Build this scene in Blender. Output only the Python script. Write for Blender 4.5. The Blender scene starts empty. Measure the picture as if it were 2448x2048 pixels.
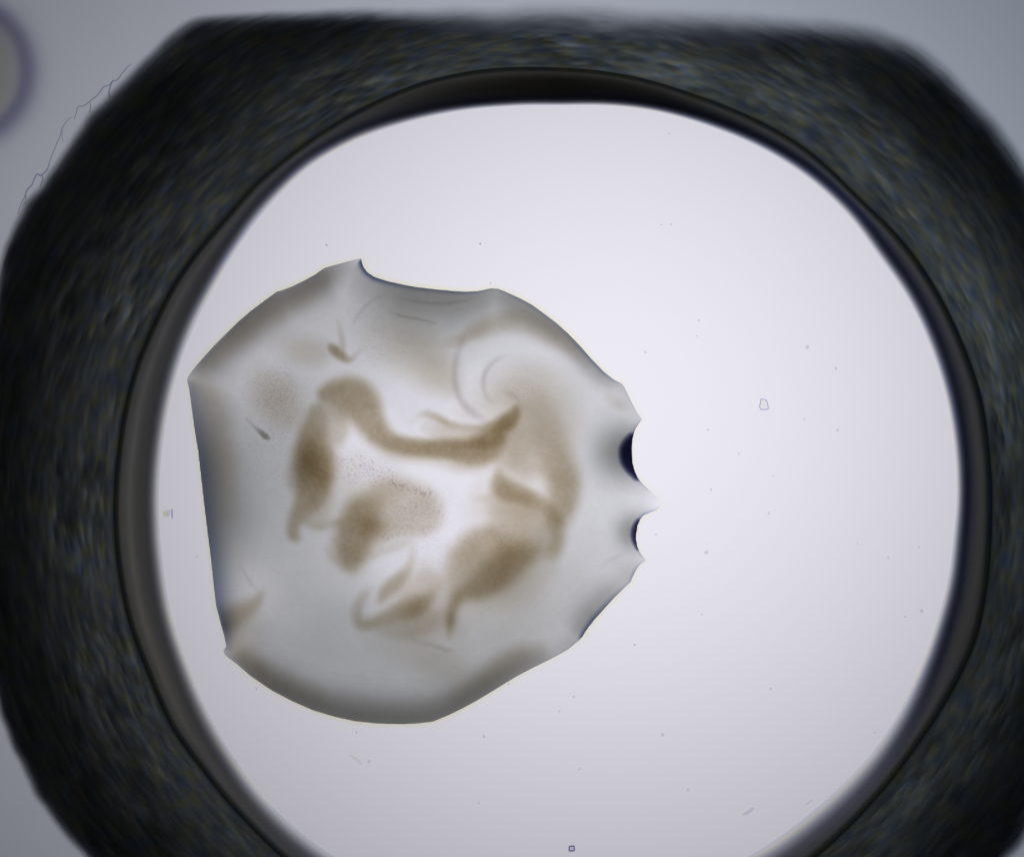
import bpy, math, random
import numpy as np

# ---------------------------------------------------------------- camera, lamp, exposure
# 1 unit = 100 pixels of the 2448 x 2048 photograph; x right, y up, z towards the objective
SC = bpy.context.scene
COL = SC.collection
PX = 0.01
def wx(x): return (np.asarray(x, float) - 1224.0) * PX
def wy(y): return (1024.0 - np.asarray(y, float)) * PX

cam_d = bpy.data.cameras.new('camera')
cam = bpy.data.objects.new('camera', cam_d); COL.objects.link(cam)
cam.location = (0, 0, 80)
cam_d.sensor_width = 36.0
cam_d.lens = 36.0 * 80.0 / 24.48
cam_d.clip_end = 600.0
SC.camera = cam
SC.render.resolution_x, SC.render.resolution_y = 1024, 856

world = bpy.data.worlds.new('World'); SC.world = world
world.use_nodes = True
world.node_tree.nodes['Background'].inputs[0].default_value = (0.6, 0.65, 0.75, 1)
world.node_tree.nodes['Background'].inputs[1].default_value = 0.004

LAMP_PX = (1460.0, 965.0)         # the condenser lamp stands a little right of the drop
LAMP_H = 21.0
DIFF_Z = -3.0
L0 = 0.875                         # brightness of the diffuser above the lamp
lamp_d = bpy.data.lights.new('condenser_lamp', 'AREA')
lamp_d.shape = 'DISK'; lamp_d.size = 3.0
lamp_d.color = (0.97, 0.955, 1.045)
lamp_d.energy = L0 * LAMP_H ** 2 * math.pi ** 2 / 0.9
lamp = bpy.data.objects.new('condenser_lamp', lamp_d); COL.objects.link(lamp)
lamp.location = (float(wx(LAMP_PX[0])), float(wy(LAMP_PX[1])), DIFF_Z - LAMP_H)
lamp.rotation_euler = (math.pi, 0, 0)

SC.view_settings.view_transform = 'Standard'
SC.view_settings.look = 'None'
SC.view_settings.exposure = 0.0
SC.view_settings.gamma = 1.0
SC.cycles.transparent_max_bounces = 96
SC.cycles.max_bounces = 4
SC.cycles.diffuse_bounces = 1
SC.cycles.volume_bounces = 0
SC.cycles.use_denoising = False
SC.cycles.min_transparent_bounces = 96
SC.cycles.min_light_bounces = 4

def lin(v):
    v = np.asarray(v, float) / 255.0
    return np.where(v <= 0.04045, v / 12.92, ((v + 0.055) / 1.055) ** 2.4)
def back(x, y):                   # light that the lamp sends through the diffuser at a point
    r2 = ((np.asarray(x) - LAMP_PX[0]) ** 2 + (np.asarray(y) - LAMP_PX[1]) ** 2) * PX * PX
    return L0 * 0.95 / (1.0 + r2 / LAMP_H ** 2) ** 2

# ---------------------------------------------------------------- materials
def absorber(name, k, density, surf=(1, 1, 1), grain=None):
    """a clear body that swallows light along the way through it; k = relative strength in red, green, blue"""
    m = bpy.data.materials.new(name); m.use_nodes = True
    nt = m.node_tree; nt.nodes.clear()
    out = nt.nodes.new('ShaderNodeOutputMaterial')
    tr = nt.nodes.new('ShaderNodeBsdfTransparent'); tr.inputs[0].default_value = (*surf, 1)
    nt.links.new(tr.outputs[0], out.inputs['Surface'])
    if k is not None:
        mx = max(k)
        va = nt.nodes.new('ShaderNodeVolumeAbsorption')
        va.inputs['Color'].default_value = (*[1.0 - c / mx for c in k], 1)
        va.inputs['Density'].default_value = density * mx
        nt.links.new(va.outputs[0], out.inputs['Volume'])
    if grain:
        uv = nt.nodes.new('ShaderNodeUVMap'); uv.uv_map = 'along'
        mp = nt.nodes.new('ShaderNodeMapping'); mp.inputs['Scale'].default_value = (*grain[0], 1)
        nz = nt.nodes.new('ShaderNodeTexNoise'); nz.inputs['Scale'].default_value = 1.0
        nz.inputs['Detail'].default_value = 3.0; nz.inputs['Roughness'].default_value = 0.55
        cr = nt.nodes.new('ShaderNodeValToRGB')
        cr.color_ramp.elements[0].position = 0.32; cr.color_ramp.elements[0].color = (*grain[1], 1)
        cr.color_ramp.elements[1].position = 0.68; cr.color_ramp.elements[1].color = (*grain[2], 1)
        nt.links.new(uv.outputs[0], mp.inputs[0]); nt.links.new(mp.outputs[0], nz.inputs['Vector'])
        nt.links.new(nz.outputs[0], cr.inputs[0]); nt.links.new(cr.outputs[0], tr.inputs[0])
    return m

D_FILM, D_RIM, D_BROWN, D_WALL = 4.0, 5.0, 6.0, 4.5
M_film = absorber('grey_film', (1.03, 0.985, 1.05), D_FILM)
M_rim = absorber('shaded_rim', (0.97, 0.99, 1.05), D_RIM)
M_blue = absorber('blue_edge', (1.16, 1.0, 0.62), D_RIM)  # blue colour fringe inside the drop edge, painted as absorption
M_navy = absorber('navy_meniscus', (1.02, 1.0, 0.66), 8.0)  # dark crescents: shade of light bent away at the edge, put into absorption
M_halo = absorber('straw_fringe', (0.04, 0.10, 1.0), D_FILM)  # yellow lens fringe, painted as a thin tinted layer
M_brown = absorber('brown_precipitate', (0.81, 1.0, 1.40), D_BROWN)
M_violet = absorber('violet_brown_fold', (0.92, 1.0, 1.05), D_BROWN)
M_outer = absorber('outer_plastic', (1.03, 1.0, 0.97), D_WALL)  # wall plastic without the streak tint
M_bub = absorber('violet_rim', (1.08, 1.10, 0.80), 4.0)
M_tan = absorber('beige_cap', (0.95, 1.0, 1.25), 4.0)
M_wall = absorber('rough_plastic', (1.0, 0.98, 0.985), D_WALL,
                  grain=((2.2, 8.5), (0.73, 0.82, 1.0), (1.0, 0.955, 0.69)))  # blue and yellow lens colours painted in as streak tint
M_lip = absorber('olive_plastic', (0.995, 1.0, 1.04), D_WALL,
                 grain=((0.12, 9.0), (0.90, 0.92, 0.98), (0.98, 0.97, 0.90)))
M_edge = absorber('navy_fringe', (1.14, 1.06, 0.72), D_WALL)  # blue lens fringe along the well edge, put into the absorber colour
M_plate = absorber('grey_plastic', (1.20, 1.0, 0.84), 1.0)
M_clear = absorber('clear_plastic', None, 0, surf=(0.998, 0.998, 0.999))
M_dust = absorber('dust', None, 0, surf=(0.88, 0.88, 0.915))
M_grain = absorber('granule', None, 0, surf=(0.955, 0.942, 0.955))
M_fibre = absorber('fibre', None, 0, surf=(0.72, 0.75, 0.81))
M_cryst = absorber('crystal_edge', None, 0, surf=(0.76, 0.76, 0.86))
M_crystd = absorber('crystal_edge_dark', None, 0, surf=(0.60, 0.60, 0.75))
M_face = absorber('crystal_face', None, 0, surf=(0.975, 0.975, 0.955))
M_straw = absorber('straw_flake', None, 0, surf=(0.93, 0.93, 0.80))
M_pale = absorber('pale_flake', None, 0, surf=(0.95, 0.95, 0.93))  # pale tint of the faint fibres

m = bpy.data.materials.new('frosted_diffuser'); m.use_nodes = True
nt = m.node_tree; nt.nodes.clear()
o_ = nt.nodes.new('ShaderNodeOutputMaterial'); t_ = nt.nodes.new('ShaderNodeBsdfTranslucent')
t_.inputs[0].default_value = (0.9, 0.9, 0.9, 1)
nt.links.new(t_.outputs[0], o_.inputs['Surface'])
M_diff = m

# ---------------------------------------------------------------- objects
def tag(o, label=None, cat=None, group=None, kind=None):
    if label: o['label'] = label
    if cat: o['category'] = cat
    if group: o['group'] = group
    if kind: o['kind'] = kind
    return o
def empty(name, loc, label, cat, group=None):
    o = bpy.data.objects.new(name, None); COL.objects.link(o)
    o.location = loc; o.empty_display_size = 0.2
    return tag(o, label, cat, group)
def mk(name, verts, faces, mat, parent=None, uv=None):
    """verts (n,3); faces: list of integer arrays (m,3) or (m,4)"""
    verts = np.asarray(verts, np.float32)
    off = np.zeros(3, np.float32)
    if parent is not None: off = np.array(parent.location, np.float32)
    else:
        off = np.array([(verts[:, 0].min() + verts[:, 0].max()) / 2, (verts[:, 1].min() + verts[:, 1].max()) / 2,
                        verts[:, 2].min()], np.float32)
    me = bpy.data.meshes.new(name)
    me.vertices.add(len(verts)); me.vertices.foreach_set('co', (verts - off).ravel())
    fl = [np.asarray(f, np.int32) for f in faces if len(f)]
    nl = sum(f.size for f in fl); npoly = sum(len(f) for f in fl)
    me.loops.add(nl); me.polygons.add(npoly)
    me.loops.foreach_set('vertex_index', np.concatenate([f.ravel() for f in fl]))
    tot = np.concatenate([np.full(len(f), f.shape[1], np.int32) for f in fl])
    st = np.concatenate([[0], np.cumsum(tot)[:-1]]).astype(np.int32)
    me.polygons.foreach_set('loop_start', st)
    me.update(calc_edges=True)
    if uv is not None:
        l = me.uv_layers.new(name='along')
        idx = np.concatenate([f.ravel() for f in fl])
        l.data.foreach_set('uv', np.asarray(uv, np.float32)[idx].ravel())
    me.materials.append(mat)
    o = bpy.data.objects.new(name, me); COL.objects.link(o)
    if parent is not None: o.parent = parent
    else: o.location = off
    return o

def tri(q):                        # both faces of a thin body are split along the same diagonal
    return np.concatenate([q[:, [0, 1, 2]], q[:, [0, 2, 3]]])
# ---------------------------------------------------------------- number helpers
def sstep(a, b, x):
    t = np.clip((x - a) / (b - a), 0, 1)
    return t * t * (3 - 2 * t)
def catmull(P, n, closed=False):
    P = np.asarray(P, float); out = []
    N = len(P)
    for i in range(N if closed else N - 1):
        if closed: p0, p1, p2, p3 = P[(i - 1) % N], P[i], P[(i + 1) % N], P[(i + 2) % N]
        else: p0, p1, p2, p3 = P[max(i - 1, 0)], P[i], P[i + 1], P[min(i + 2, N - 1)]
        for k in range(n):
            t = k / n
            out.append(0.5 * (2 * p1 + (p2 - p0) * t + (2 * p0 - 5 * p1 + 4 * p2 - p3) * t * t
                              + (3 * p1 - p0 - 3 * p2 + p3) * t ** 3))
    if not closed: out.append(P[-1])
    return np.array(out)
_rng = np.random.RandomState(7)
def vnoise(u, v, seed):
    """smooth value noise on arrays u, v; v free, u free"""
    r = np.random.RandomState(seed); T = r.rand(256, 256)
    iu, iv = np.floor(u).astype(int), np.floor(v).astype(int)
    fu, fv = u - iu, v - iv
    fu = fu * fu * (3 - 2 * fu); fv = fv * fv * (3 - 2 * fv)
    a = T[iu % 256, iv % 256]; b = T[(iu + 1) % 256, iv % 256]
    c = T[iu % 256, (iv + 1) % 256]; d = T[(iu + 1) % 256, (iv + 1) % 256]
    return (a * (1 - fu) + b * fu) * (1 - fv) + (c * (1 - fu) + d * fu) * fv

# the working grid of the drop, every body of the drop is a height field over it
STEP = 3.0
GX = np.arange(425, 1630, STEP); GY = np.arange(600, 1760, STEP)
X, Y = np.meshgrid(GX, GY)
TOP = np.full(X.shape, 0.012)

def poly_sd(X, Y, P):
    """distance inside positive, index of nearest point along the outline"""
    P = np.asarray(P, float); Q = np.roll(P, -1, 0)
    best = np.full(X.shape, 1e18); arc = np.zeros(X.shape); ins = np.zeros(X.shape, bool)
    for i in range(len(P)):
        ax, ay = P[i]; bx, by = Q[i]; dx, dy = bx - ax, by - ay
        L2 = dx * dx + dy * dy + 1e-9
        t = np.clip(((X - ax) * dx + (Y - ay) * dy) / L2, 0, 1)
        d2 = (X - ax - t * dx) ** 2 + (Y - ay - t * dy) ** 2
        mk_ = d2 < best
        best = np.where(mk_, d2, best); arc = np.where(mk_, i + t, arc)
        if ay != by:
            ins ^= ((ay > Y) != (by > Y)) & (X < dx * (Y - ay) / dy + ax)
    d = np.sqrt(best)
    return np.where(ins, d, -d), arc
def stroke(F, pts, s=0.45, z=None, n=5, add=False):
    """lay a soft ribbon of points (x, y, half width, depth) into field F; z = (x0, y0, scale) of the trace"""
    p = np.asarray(pts, float).copy()
    if z:
        p[:, 0] = z[0] + p[:, 0] / z[2]; p[:, 1] = z[1] + p[:, 1] / z[2]; p[:, 2] = p[:, 2] / z[2]
    p = catmull(p, n) if len(p) > 2 else p
    p[:, 2] = np.maximum(p[:, 2], 0.8); p[:, 3] = np.maximum(p[:, 3], 0)
    ss = s
    R = p[:, 2].max() * (1 + ss) + 4
    i0 = max(int((p[:, 0].min() - R - GX[0]) / STEP), 0); i1 = min(int((p[:, 0].max() + R - GX[0]) / STEP) + 2, len(GX))
    j0 = max(int((p[:, 1].min() - R - GY[0]) / STEP), 0); j1 = min(int((p[:, 1].max() + R - GY[0]) / STEP) + 2, len(GY))
    x, y = X[j0:j1, i0:i1], Y[j0:j1, i0:i1]
    G = np.zeros(x.shape)
    for a, b in zip(p[:-1], p[1:]):
        dx, dy = b[0] - a[0], b[1] - a[1]
        t = np.clip(((x - a[0]) * dx + (y - a[1]) * dy) / (dx * dx + dy * dy + 1e-9), 0, 1)
        d = np.hypot(x - a[0] - t * dx, y - a[1] - t * dy)
        r = a[2] + (b[2] - a[2]) * t; od = a[3] + (b[3] - a[3]) * t
        w = np.maximum(ss, 2.0 / r)
        v = od * (1 - sstep(1 - np.minimum(w, 1), 1 + w, d / r))
        G = np.maximum(G, v)
    if add: F[j0:j1, i0:i1] += G
    else: F[j0:j1, i0:i1] = np.maximum(F[j0:j1, i0:i1], G)
    return F
def blob(F, x, y, sx, sy, od, rot=0, z=None):
    if z: x, y, sx, sy = z[0] + x / z[2], z[1] + y / z[2], sx / z[2], sy / z[2]
    c, s_ = math.cos(math.radians(rot)), math.sin(math.radians(rot))
    u = (X - x) * c + (Y - y) * s_; v = -(X - x) * s_ + (Y - y) * c
    F += od * np.exp(-0.5 * ((u / sx) ** 2 + (v / sy) ** 2))
    return F
def blur(F, sig):
    n = int(3 * sig / STEP) + 1
    k = np.exp(-0.5 * (np.arange(-n, n + 1) * STEP / sig) ** 2); k /= k.sum()
    G = np.pad(F, n, mode='edge')
    G = sum(k[i] * G[i:i + F.shape[0], :] for i in range(2 * n + 1))
    return sum(k[i] * G[:, i:i + F.shape[1]] for i in range(2 * n + 1))

def soft_body(name, F, dens, mat, parent=None, eps=0.02, clip=True):
    """closed lens-shaped body whose depth follows field F, resting on what lies below it"""
    global TOP
    if clip: F = F * sstep(1, 9, SD)
    t = np.maximum(F - eps, 0) / dens
    on = t > 0.0004
    cell = on[:-1, :-1] | on[1:, :-1] | on[:-1, 1:] | on[1:, 1:]
    used = np.zeros(t.shape, bool)
    for a in (slice(None, -1), slice(1, None)):
        for b in (slice(None, -1), slice(1, None)): used[a, b] |= cell
    t = t + 0.0025
    base = TOP + 0.004
    n0 = int(used.sum())
    vt = np.full(t.shape, -1); vt[used] = np.arange(n0)
    V = np.concatenate([np.stack([wx(X[used]), wy(Y[used]), (base + t)[used]], 1),
                        np.stack([wx(X[used]), wy(Y[used]), base[used]], 1)])
    j, i = np.nonzero(cell)
    q = np.stack([vt[j, i], vt[j + 1, i], vt[j + 1, i + 1], vt[j, i + 1]], 1)
    P = np.pad(cell, 1); W = []
    for dj, di, a, b in ((0, -1, (0, 0), (1, 0)), (1, 0, (1, 0), (1, 1)), (0, 1, (1, 1), (0, 1)), (-1, 0, (0, 1), (0, 0))):
        m_ = ~P[j + 1 + dj, i + 1 + di]
        p0, p1 = vt[j[m_] + a[0], i[m_] + a[1]], vt[j[m_] + b[0], i[m_] + b[1]]
        W.append(np.stack([p1, p0, p0 + n0, p1 + n0], 1))
    o = mk(name, V, [tri(q), tri(q)[:, ::-1] + n0] + W, mat, parent)
    TOP = TOP + np.where(used, t + 0.006, 0)
    return o
def cut_body(name, F, clip, dens, mat, parent=None, eps=0.0, tmin=0.004):
    """like soft_body, but cut off cleanly with an upright wall where clip falls below zero"""
    global TOP
    t = np.maximum(F - eps, 0) / dens + tmin
    base = TOP + 0.004
    ins = clip > 0
    V, Bo, quads, tris, wall = [], [], [], [], []
    vid = np.full(clip.shape, -1); vid[ins] = np.arange(ins.sum())
    vx, vy, vz0, vt = [X[ins]], [Y[ins]], [base[ins]], [t[ins]]
    n = int(ins.sum()); ex, ey, eb, et = [], [], [], []
    cache = {}
    def cut(a, b):
        key = (a, b) if a < b else (b, a)
        if key in cache: return cache[key]
        ca, cb = clip[a], clip[b]; s_ = ca / (ca - cb)
        ex.append(X[a] + (X[b] - X[a]) * s_); ey.append(Y[a] + (Y[b] - Y[a]) * s_)
        eb.append(base[a] + (base[b] - base[a]) * s_); et.append(t[a] + (t[b] - t[a]) * s_)
        cache[key] = n + len(ex) - 1
        return cache[key]
    cnt = ins[:-1, :-1].astype(int) + ins[1:, :-1] + ins[:-1, 1:] + ins[1:, 1:]
    j, i = np.nonzero(cnt == 4)
    quads = np.stack([vid[j, i], vid[j + 1, i], vid[j + 1, i + 1], vid[j, i + 1]], 1)
    for j, i in zip(*np.nonzero((cnt > 0) & (cnt < 4))):
        cs = [(j, i), (j + 1, i), (j + 1, i + 1), (j, i + 1)]
        pl = []; isc = []
        for a in range(4):
            p, q = cs[a], cs[(a + 1) % 4]
            if ins[p]: pl.append(int(vid[p])); isc.append(False)
            if ins[p] != ins[q]: pl.append(cut(p, q)); isc.append(True)
        for k in range(1, len(pl) - 1): tris.append((pl[0], pl[k], pl[k + 1]))
        for k in range(len(pl)):
            k2 = (k + 1) % len(pl)
            if isc[k] and isc[k2]: wall.append((pl[k], pl[k2]))
    vx = np.concatenate([vx[0], ex]); vy = np.concatenate([vy[0], ey])
    vb = np.concatenate([vz0[0], eb]); vt = np.concatenate([vt[0], et])
    N = len(vx)
    V = np.concatenate([np.stack([wx(vx), wy(vy), vb + vt], 1), np.stack([wx(vx), wy(vy), vb], 1)])
    tris = np.array(tris, int).reshape(-1, 3); wall = np.array(wall, int).reshape(-1, 2)
    W = np.stack([wall[:, 1], wall[:, 0], wall[:, 0] + N, wall[:, 1] + N], 1)
    o = mk(name, V, [tri(quads), tri(quads)[:, ::-1] + N, W, tris, tris[:, ::-1] + N], mat, parent)
    TOP = TOP + np.where(ins, t + 0.006, 0)
    return o

# ---------------------------------------------------------------- the setting: diffuser, well floor, plate
def slab(name, ring, z0, z1, mat, inner=None):
    """flat slab with outline ring (image pixels, clockwise seen in the image), optional hole"""
    R = np.asarray(ring, float); n = len(R)
    if inner is None:
        V = [(wx(x), wy(y), z1) for x, y in R] + [(wx(x), wy(y), z0) for x, y in R]
        me = bpy.data.meshes.new(name)
        F = [tuple(range(n))[::-1], tuple(range(n, 2 * n))]
        F += [(i, (i + 1) % n, n + (i + 1) % n, n + i) for i in range(n)]
    else:
        I = np.asarray(inner, float)
        V = [(wx(x), wy(y), z1) for x, y in R] + [(wx(x), wy(y), z1) for x, y in I]
        V += [(v[0], v[1], z1 - float(plate_od(v[0] / PX + 1224.0))) for v in V]      # thickened to the right to dim that side of the plate
        F = []
        for i in range(n):
            j = (i + 1) % n
            F.append((n + i, n + j, j, i))
            F.append((2 * n + i, 2 * n + j, 3 * n + j, 3 * n + i))
            F.append((i, j, 2 * n + j, 2 * n + i))
            F.append((n + j, n + i, 3 * n + i, 3 * n + j))
        me = bpy.data.meshes.new(name)
    me.from_pydata([tuple(float(c) for c in v) for v in V], [], F)
    me.materials.append(mat); me.update()
    o = bpy.data.objects.new(name, me); COL.objects.link(o)
    return o

CX, CY = 1330.0, 1200.0
NT = 1200
TH = np.arange(NT) * 2 * math.pi / NT
def polar(pts, smooth=6):
    p = np.asarray(pts, float)
    a = np.arctan2(p[:, 1] - CY, p[:, 0] - CX) % (2 * math.pi); r = np.hypot(p[:, 0] - CX, p[:, 1] - CY)
    o = np.argsort(a); a, r = a[o], r[o]
    a3 = np.concatenate([a - 2 * math.pi, a, a + 2 * math.pi]); r3 = np.tile(r, 3)
    R = np.interp(TH, a3, r3)
    for _ in range(2):
        k = np.ones(2 * smooth + 1) / (2 * smooth + 1)
        R = np.convolve(np.concatenate([R[-smooth:], R, R[:smooth]]), k, 'valid')
    return R
EDGE = [(1340, 248), (1200, 250), (1078, 262), (960, 288), (845, 326), (730, 390), (612, 507), (560, 580), (500, 679), (448, 780),
        (412, 880), (385, 997), (371, 1100), (367, 1235), (375, 1343), (397, 1478), (432, 1586), (475, 1694), (540, 1812), (599, 1899),
        (680, 1985), (780, 2065), (950, 2145), (1150, 2195), (1330, 2208), (1500, 2190), (1680, 2135), (1863, 2042), (1940, 1983),
        (2032, 1902), (2106, 1817), (2169, 1714), (2217, 1603), (2254, 1492), (2278, 1400), (2291, 1283), (2298, 1192), (2294, 1078),
        (2273, 946), (2237, 828), (2182, 709), (2105, 600), (2040, 510), (1938, 417), (1836, 353), (1719, 303), (1544, 256)]
GROOVE = [(1311, 170), (1160, 174), (1020, 202), (900, 252), (787, 316), (700, 378), (612, 452), (550, 525), (490, 592), (428, 676), (375, 780),
          (335, 873), (308, 974), (291, 1081), (282, 1208), (294, 1370), (324, 1505), (367, 1613), (421, 1737), (486, 1823), (599, 1958),
          (700, 2055), (850, 2150), (1050, 2230), (1330, 2270), (1600, 2225), (1800, 2140), (1975, 2010), (2069, 1916), (2165, 1798),
          (2224, 1714), (2283, 1614), (2325, 1518), (2348, 1400), (2357, 1283), (2359, 1192), (2353, 1078), (2332, 942), (2282, 805),
          (2219, 682), (2155, 590), (2040, 478), (1923, 366), (1836, 312), (1661, 237), (1486, 186)]
OUTER = [(44, 512), (87, 455), (125, 408), (163, 344), (204, 286), (262, 230), (321, 172), (379, 117), (423, 72), (456, 46), (520, 38),
         (612, 36), (800, 32), (1000, 30), (1200, 30), (1500, 32), (1700, 42), (1836, 50), (1982, 58), (2070, 72), (2140, 92), (2206, 124), (2273, 180),
         (2332, 243), (2390, 313), (2437, 376), (2480, 450), (2540, 600), (2590, 800), (2610, 1000), (2615, 1200), (2605, 1450), (2575, 1680),
         (2520, 1860), (2456, 1985), (2414, 2045), (2330, 2150), (2200, 2260), (2000, 2360), (1700, 2430), (1330, 2450), (950, 2430), (650, 2350),
         (450, 2250), (300, 2140), (212, 2044), (162, 2001), (92, 1909), (54, 1839), (11, 1731), (-12, 1640), (-35, 1450), (-45, 1200), (-35, 900),
         (-8, 700), (5, 636), (13, 599), (28, 550)]
RE, RG, RO = polar(EDGE), polar(GROOVE), polar(OUTER, 4)
def ring_pts(R): return np.stack([CX + R * np.cos(TH), CY + R * np.sin(TH)], 1)

def grid_mesh(name, pts, mat):
    me = bpy.data.meshes.new(name)
    me.from_pydata([tuple(map(float, p)) for p in pts], [], [(0, 1, 2, 3)]); me.materials.append(mat); me.update()
    o = bpy.data.objects.new(name, me); COL.objects.link(o); return o
diff = grid_mesh('light_diffuser', [(-34, -30, DIFF_Z), (34, -30, DIFF_Z), (34, 30, DIFF_Z), (-34, 30, DIFF_Z)], M_diff)
tag(diff, kind='structure', label='frosted white light diffuser glowing evenly below the clear well floor')
fl = slab('well_floor', ring_pts(RG - 3), -0.30, 0.0, M_clear)
tag(fl, kind='structure', label='bright clear flat floor of the round well, lit from below')
def plate_od(x): return 0.40 + 0.000115 * (np.asarray(x) - 1224.0)
sq = []
for a in TH:
    c, s_ = math.cos(a), math.sin(a); k = min(2600 / max(abs(c), 1e-6), 2200 / max(abs(s_), 1e-6))
    sq.append((CX - 106 + k * c, CY - 176 + k * s_))
pl = slab('plate_surface', sq, None, -0.003, M_plate, inner=ring_pts(RG))
tag(pl, kind='structure', label='dim blue grey plastic plate around the outside of the dark well wall')

# ---------------------------------------------------------------- the well wall
well = empty('well_wall', (float(wx(CX)), float(wy(CY)), 0.0),
             'broad dark rough ring wall around the bright round well floor', 'well wall')
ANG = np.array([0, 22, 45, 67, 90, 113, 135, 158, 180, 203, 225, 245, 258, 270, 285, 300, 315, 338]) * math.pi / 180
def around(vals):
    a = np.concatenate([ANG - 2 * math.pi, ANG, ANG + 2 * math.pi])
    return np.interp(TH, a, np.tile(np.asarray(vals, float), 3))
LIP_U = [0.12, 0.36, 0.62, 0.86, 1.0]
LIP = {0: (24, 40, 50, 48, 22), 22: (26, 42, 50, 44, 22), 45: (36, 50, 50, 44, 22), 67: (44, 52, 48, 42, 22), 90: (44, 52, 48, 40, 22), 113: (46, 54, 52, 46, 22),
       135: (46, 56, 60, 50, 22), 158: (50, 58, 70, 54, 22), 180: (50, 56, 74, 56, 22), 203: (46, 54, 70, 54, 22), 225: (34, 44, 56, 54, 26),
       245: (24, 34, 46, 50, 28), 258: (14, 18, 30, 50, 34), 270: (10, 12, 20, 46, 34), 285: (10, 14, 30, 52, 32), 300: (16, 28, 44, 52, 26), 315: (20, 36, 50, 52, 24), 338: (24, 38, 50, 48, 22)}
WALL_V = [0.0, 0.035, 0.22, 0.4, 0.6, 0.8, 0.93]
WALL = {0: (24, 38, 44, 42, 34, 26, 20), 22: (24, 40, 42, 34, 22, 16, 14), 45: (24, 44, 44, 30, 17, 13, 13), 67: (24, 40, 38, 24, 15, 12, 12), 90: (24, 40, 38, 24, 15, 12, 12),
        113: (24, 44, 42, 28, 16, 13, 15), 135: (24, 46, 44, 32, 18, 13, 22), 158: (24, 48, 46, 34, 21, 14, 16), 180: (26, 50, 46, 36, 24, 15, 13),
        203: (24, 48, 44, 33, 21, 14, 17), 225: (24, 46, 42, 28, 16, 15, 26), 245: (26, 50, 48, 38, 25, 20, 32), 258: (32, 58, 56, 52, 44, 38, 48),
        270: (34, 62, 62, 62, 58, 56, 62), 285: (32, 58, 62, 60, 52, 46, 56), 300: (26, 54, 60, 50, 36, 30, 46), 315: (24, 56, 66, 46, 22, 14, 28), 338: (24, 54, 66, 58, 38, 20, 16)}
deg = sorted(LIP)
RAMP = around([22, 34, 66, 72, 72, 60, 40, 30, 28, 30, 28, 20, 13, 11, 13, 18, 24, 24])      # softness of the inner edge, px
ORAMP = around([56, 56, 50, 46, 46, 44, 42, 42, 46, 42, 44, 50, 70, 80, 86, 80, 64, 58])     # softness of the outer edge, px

def polar_body(name, R0, R1, nr, odf, mat, dens, z0):
    s = np.linspace(0, 1, nr)
    R = R0[:, None] + (R1 - R0)[:, None] * s[None, :]
    T = np.repeat(TH[:, None], nr, 1)
    x = CX + R * np.cos(T); y = CY + R * np.sin(T)
    t = np.maximum(odf(x, y, R, T, s), 0.014) / dens
    n = NT * nr
    idx = np.arange(n).reshape(NT, nr)
    V = np.concatenate([np.stack([wx(x), wy(y), z0 + t], -1).reshape(-1, 3), np.stack([wx(x), wy(y), np.full(x.shape, z0)], -1).reshape(-1, 3)])
    a = idx[:, :-1]; b = idx[:, 1:]; a2 = np.roll(idx, -1, 0)[:, :-1]; b2 = np.roll(idx, -1, 0)[:, 1:]
    q = np.stack([a, a2, b2, b], -1).reshape(-1, 4)
    W = [np.stack([idx[:, -1], np.roll(idx[:, -1], -1), np.roll(idx[:, -1], -1) + n, idx[:, -1] + n], 1),
         np.stack([np.roll(idx[:, 0], -1), idx[:, 0], idx[:, 0] + n, np.roll(idx[:, 0], -1) + n], 1)]
    uv = np.stack([((T - math.pi / 2) % (2 * math.pi)) * 10.0, R * PX], -1).reshape(-1, 2)
    return mk(name, V, [tri(q), tri(q)[:, ::-1] + n] + W, mat, well, uv=np.concatenate([uv, uv]))

def table(D, U):
    A = np.array([D[k] for k in deg], float)                       # angle x u
    a = np.concatenate([ANG - 2 * math.pi, ANG, ANG + 2 * math.pi])
    cols = np.stack([np.interp(TH, a, np.tile(A[:, i], 3)) for i in range(A.shape[1])], 1)
    return cols
LT, WT = table(LIP, LIP_U), table(WALL, WALL_V)
def look(tab, U, u):                                               # u: NT x nr
    out = np.empty(u.shape)
    for i in range(NT): out[i] = np.interp(u[i], U, tab[i])
    return out
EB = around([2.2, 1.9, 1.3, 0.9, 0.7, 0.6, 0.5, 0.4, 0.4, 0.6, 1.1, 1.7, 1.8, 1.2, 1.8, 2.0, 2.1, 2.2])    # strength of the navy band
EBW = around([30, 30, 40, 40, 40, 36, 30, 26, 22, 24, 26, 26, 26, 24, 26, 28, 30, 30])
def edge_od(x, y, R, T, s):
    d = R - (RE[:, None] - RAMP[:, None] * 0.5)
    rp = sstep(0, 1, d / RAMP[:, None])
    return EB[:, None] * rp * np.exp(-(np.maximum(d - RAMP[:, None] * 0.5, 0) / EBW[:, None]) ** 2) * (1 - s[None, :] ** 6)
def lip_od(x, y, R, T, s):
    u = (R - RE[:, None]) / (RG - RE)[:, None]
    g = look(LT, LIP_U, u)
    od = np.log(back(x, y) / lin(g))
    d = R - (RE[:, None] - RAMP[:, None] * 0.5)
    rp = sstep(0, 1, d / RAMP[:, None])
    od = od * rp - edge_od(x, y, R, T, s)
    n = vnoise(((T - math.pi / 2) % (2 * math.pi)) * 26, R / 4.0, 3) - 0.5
    return od + 0.10 * n * rp * sstep(0.3, 0.6, u)
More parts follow.
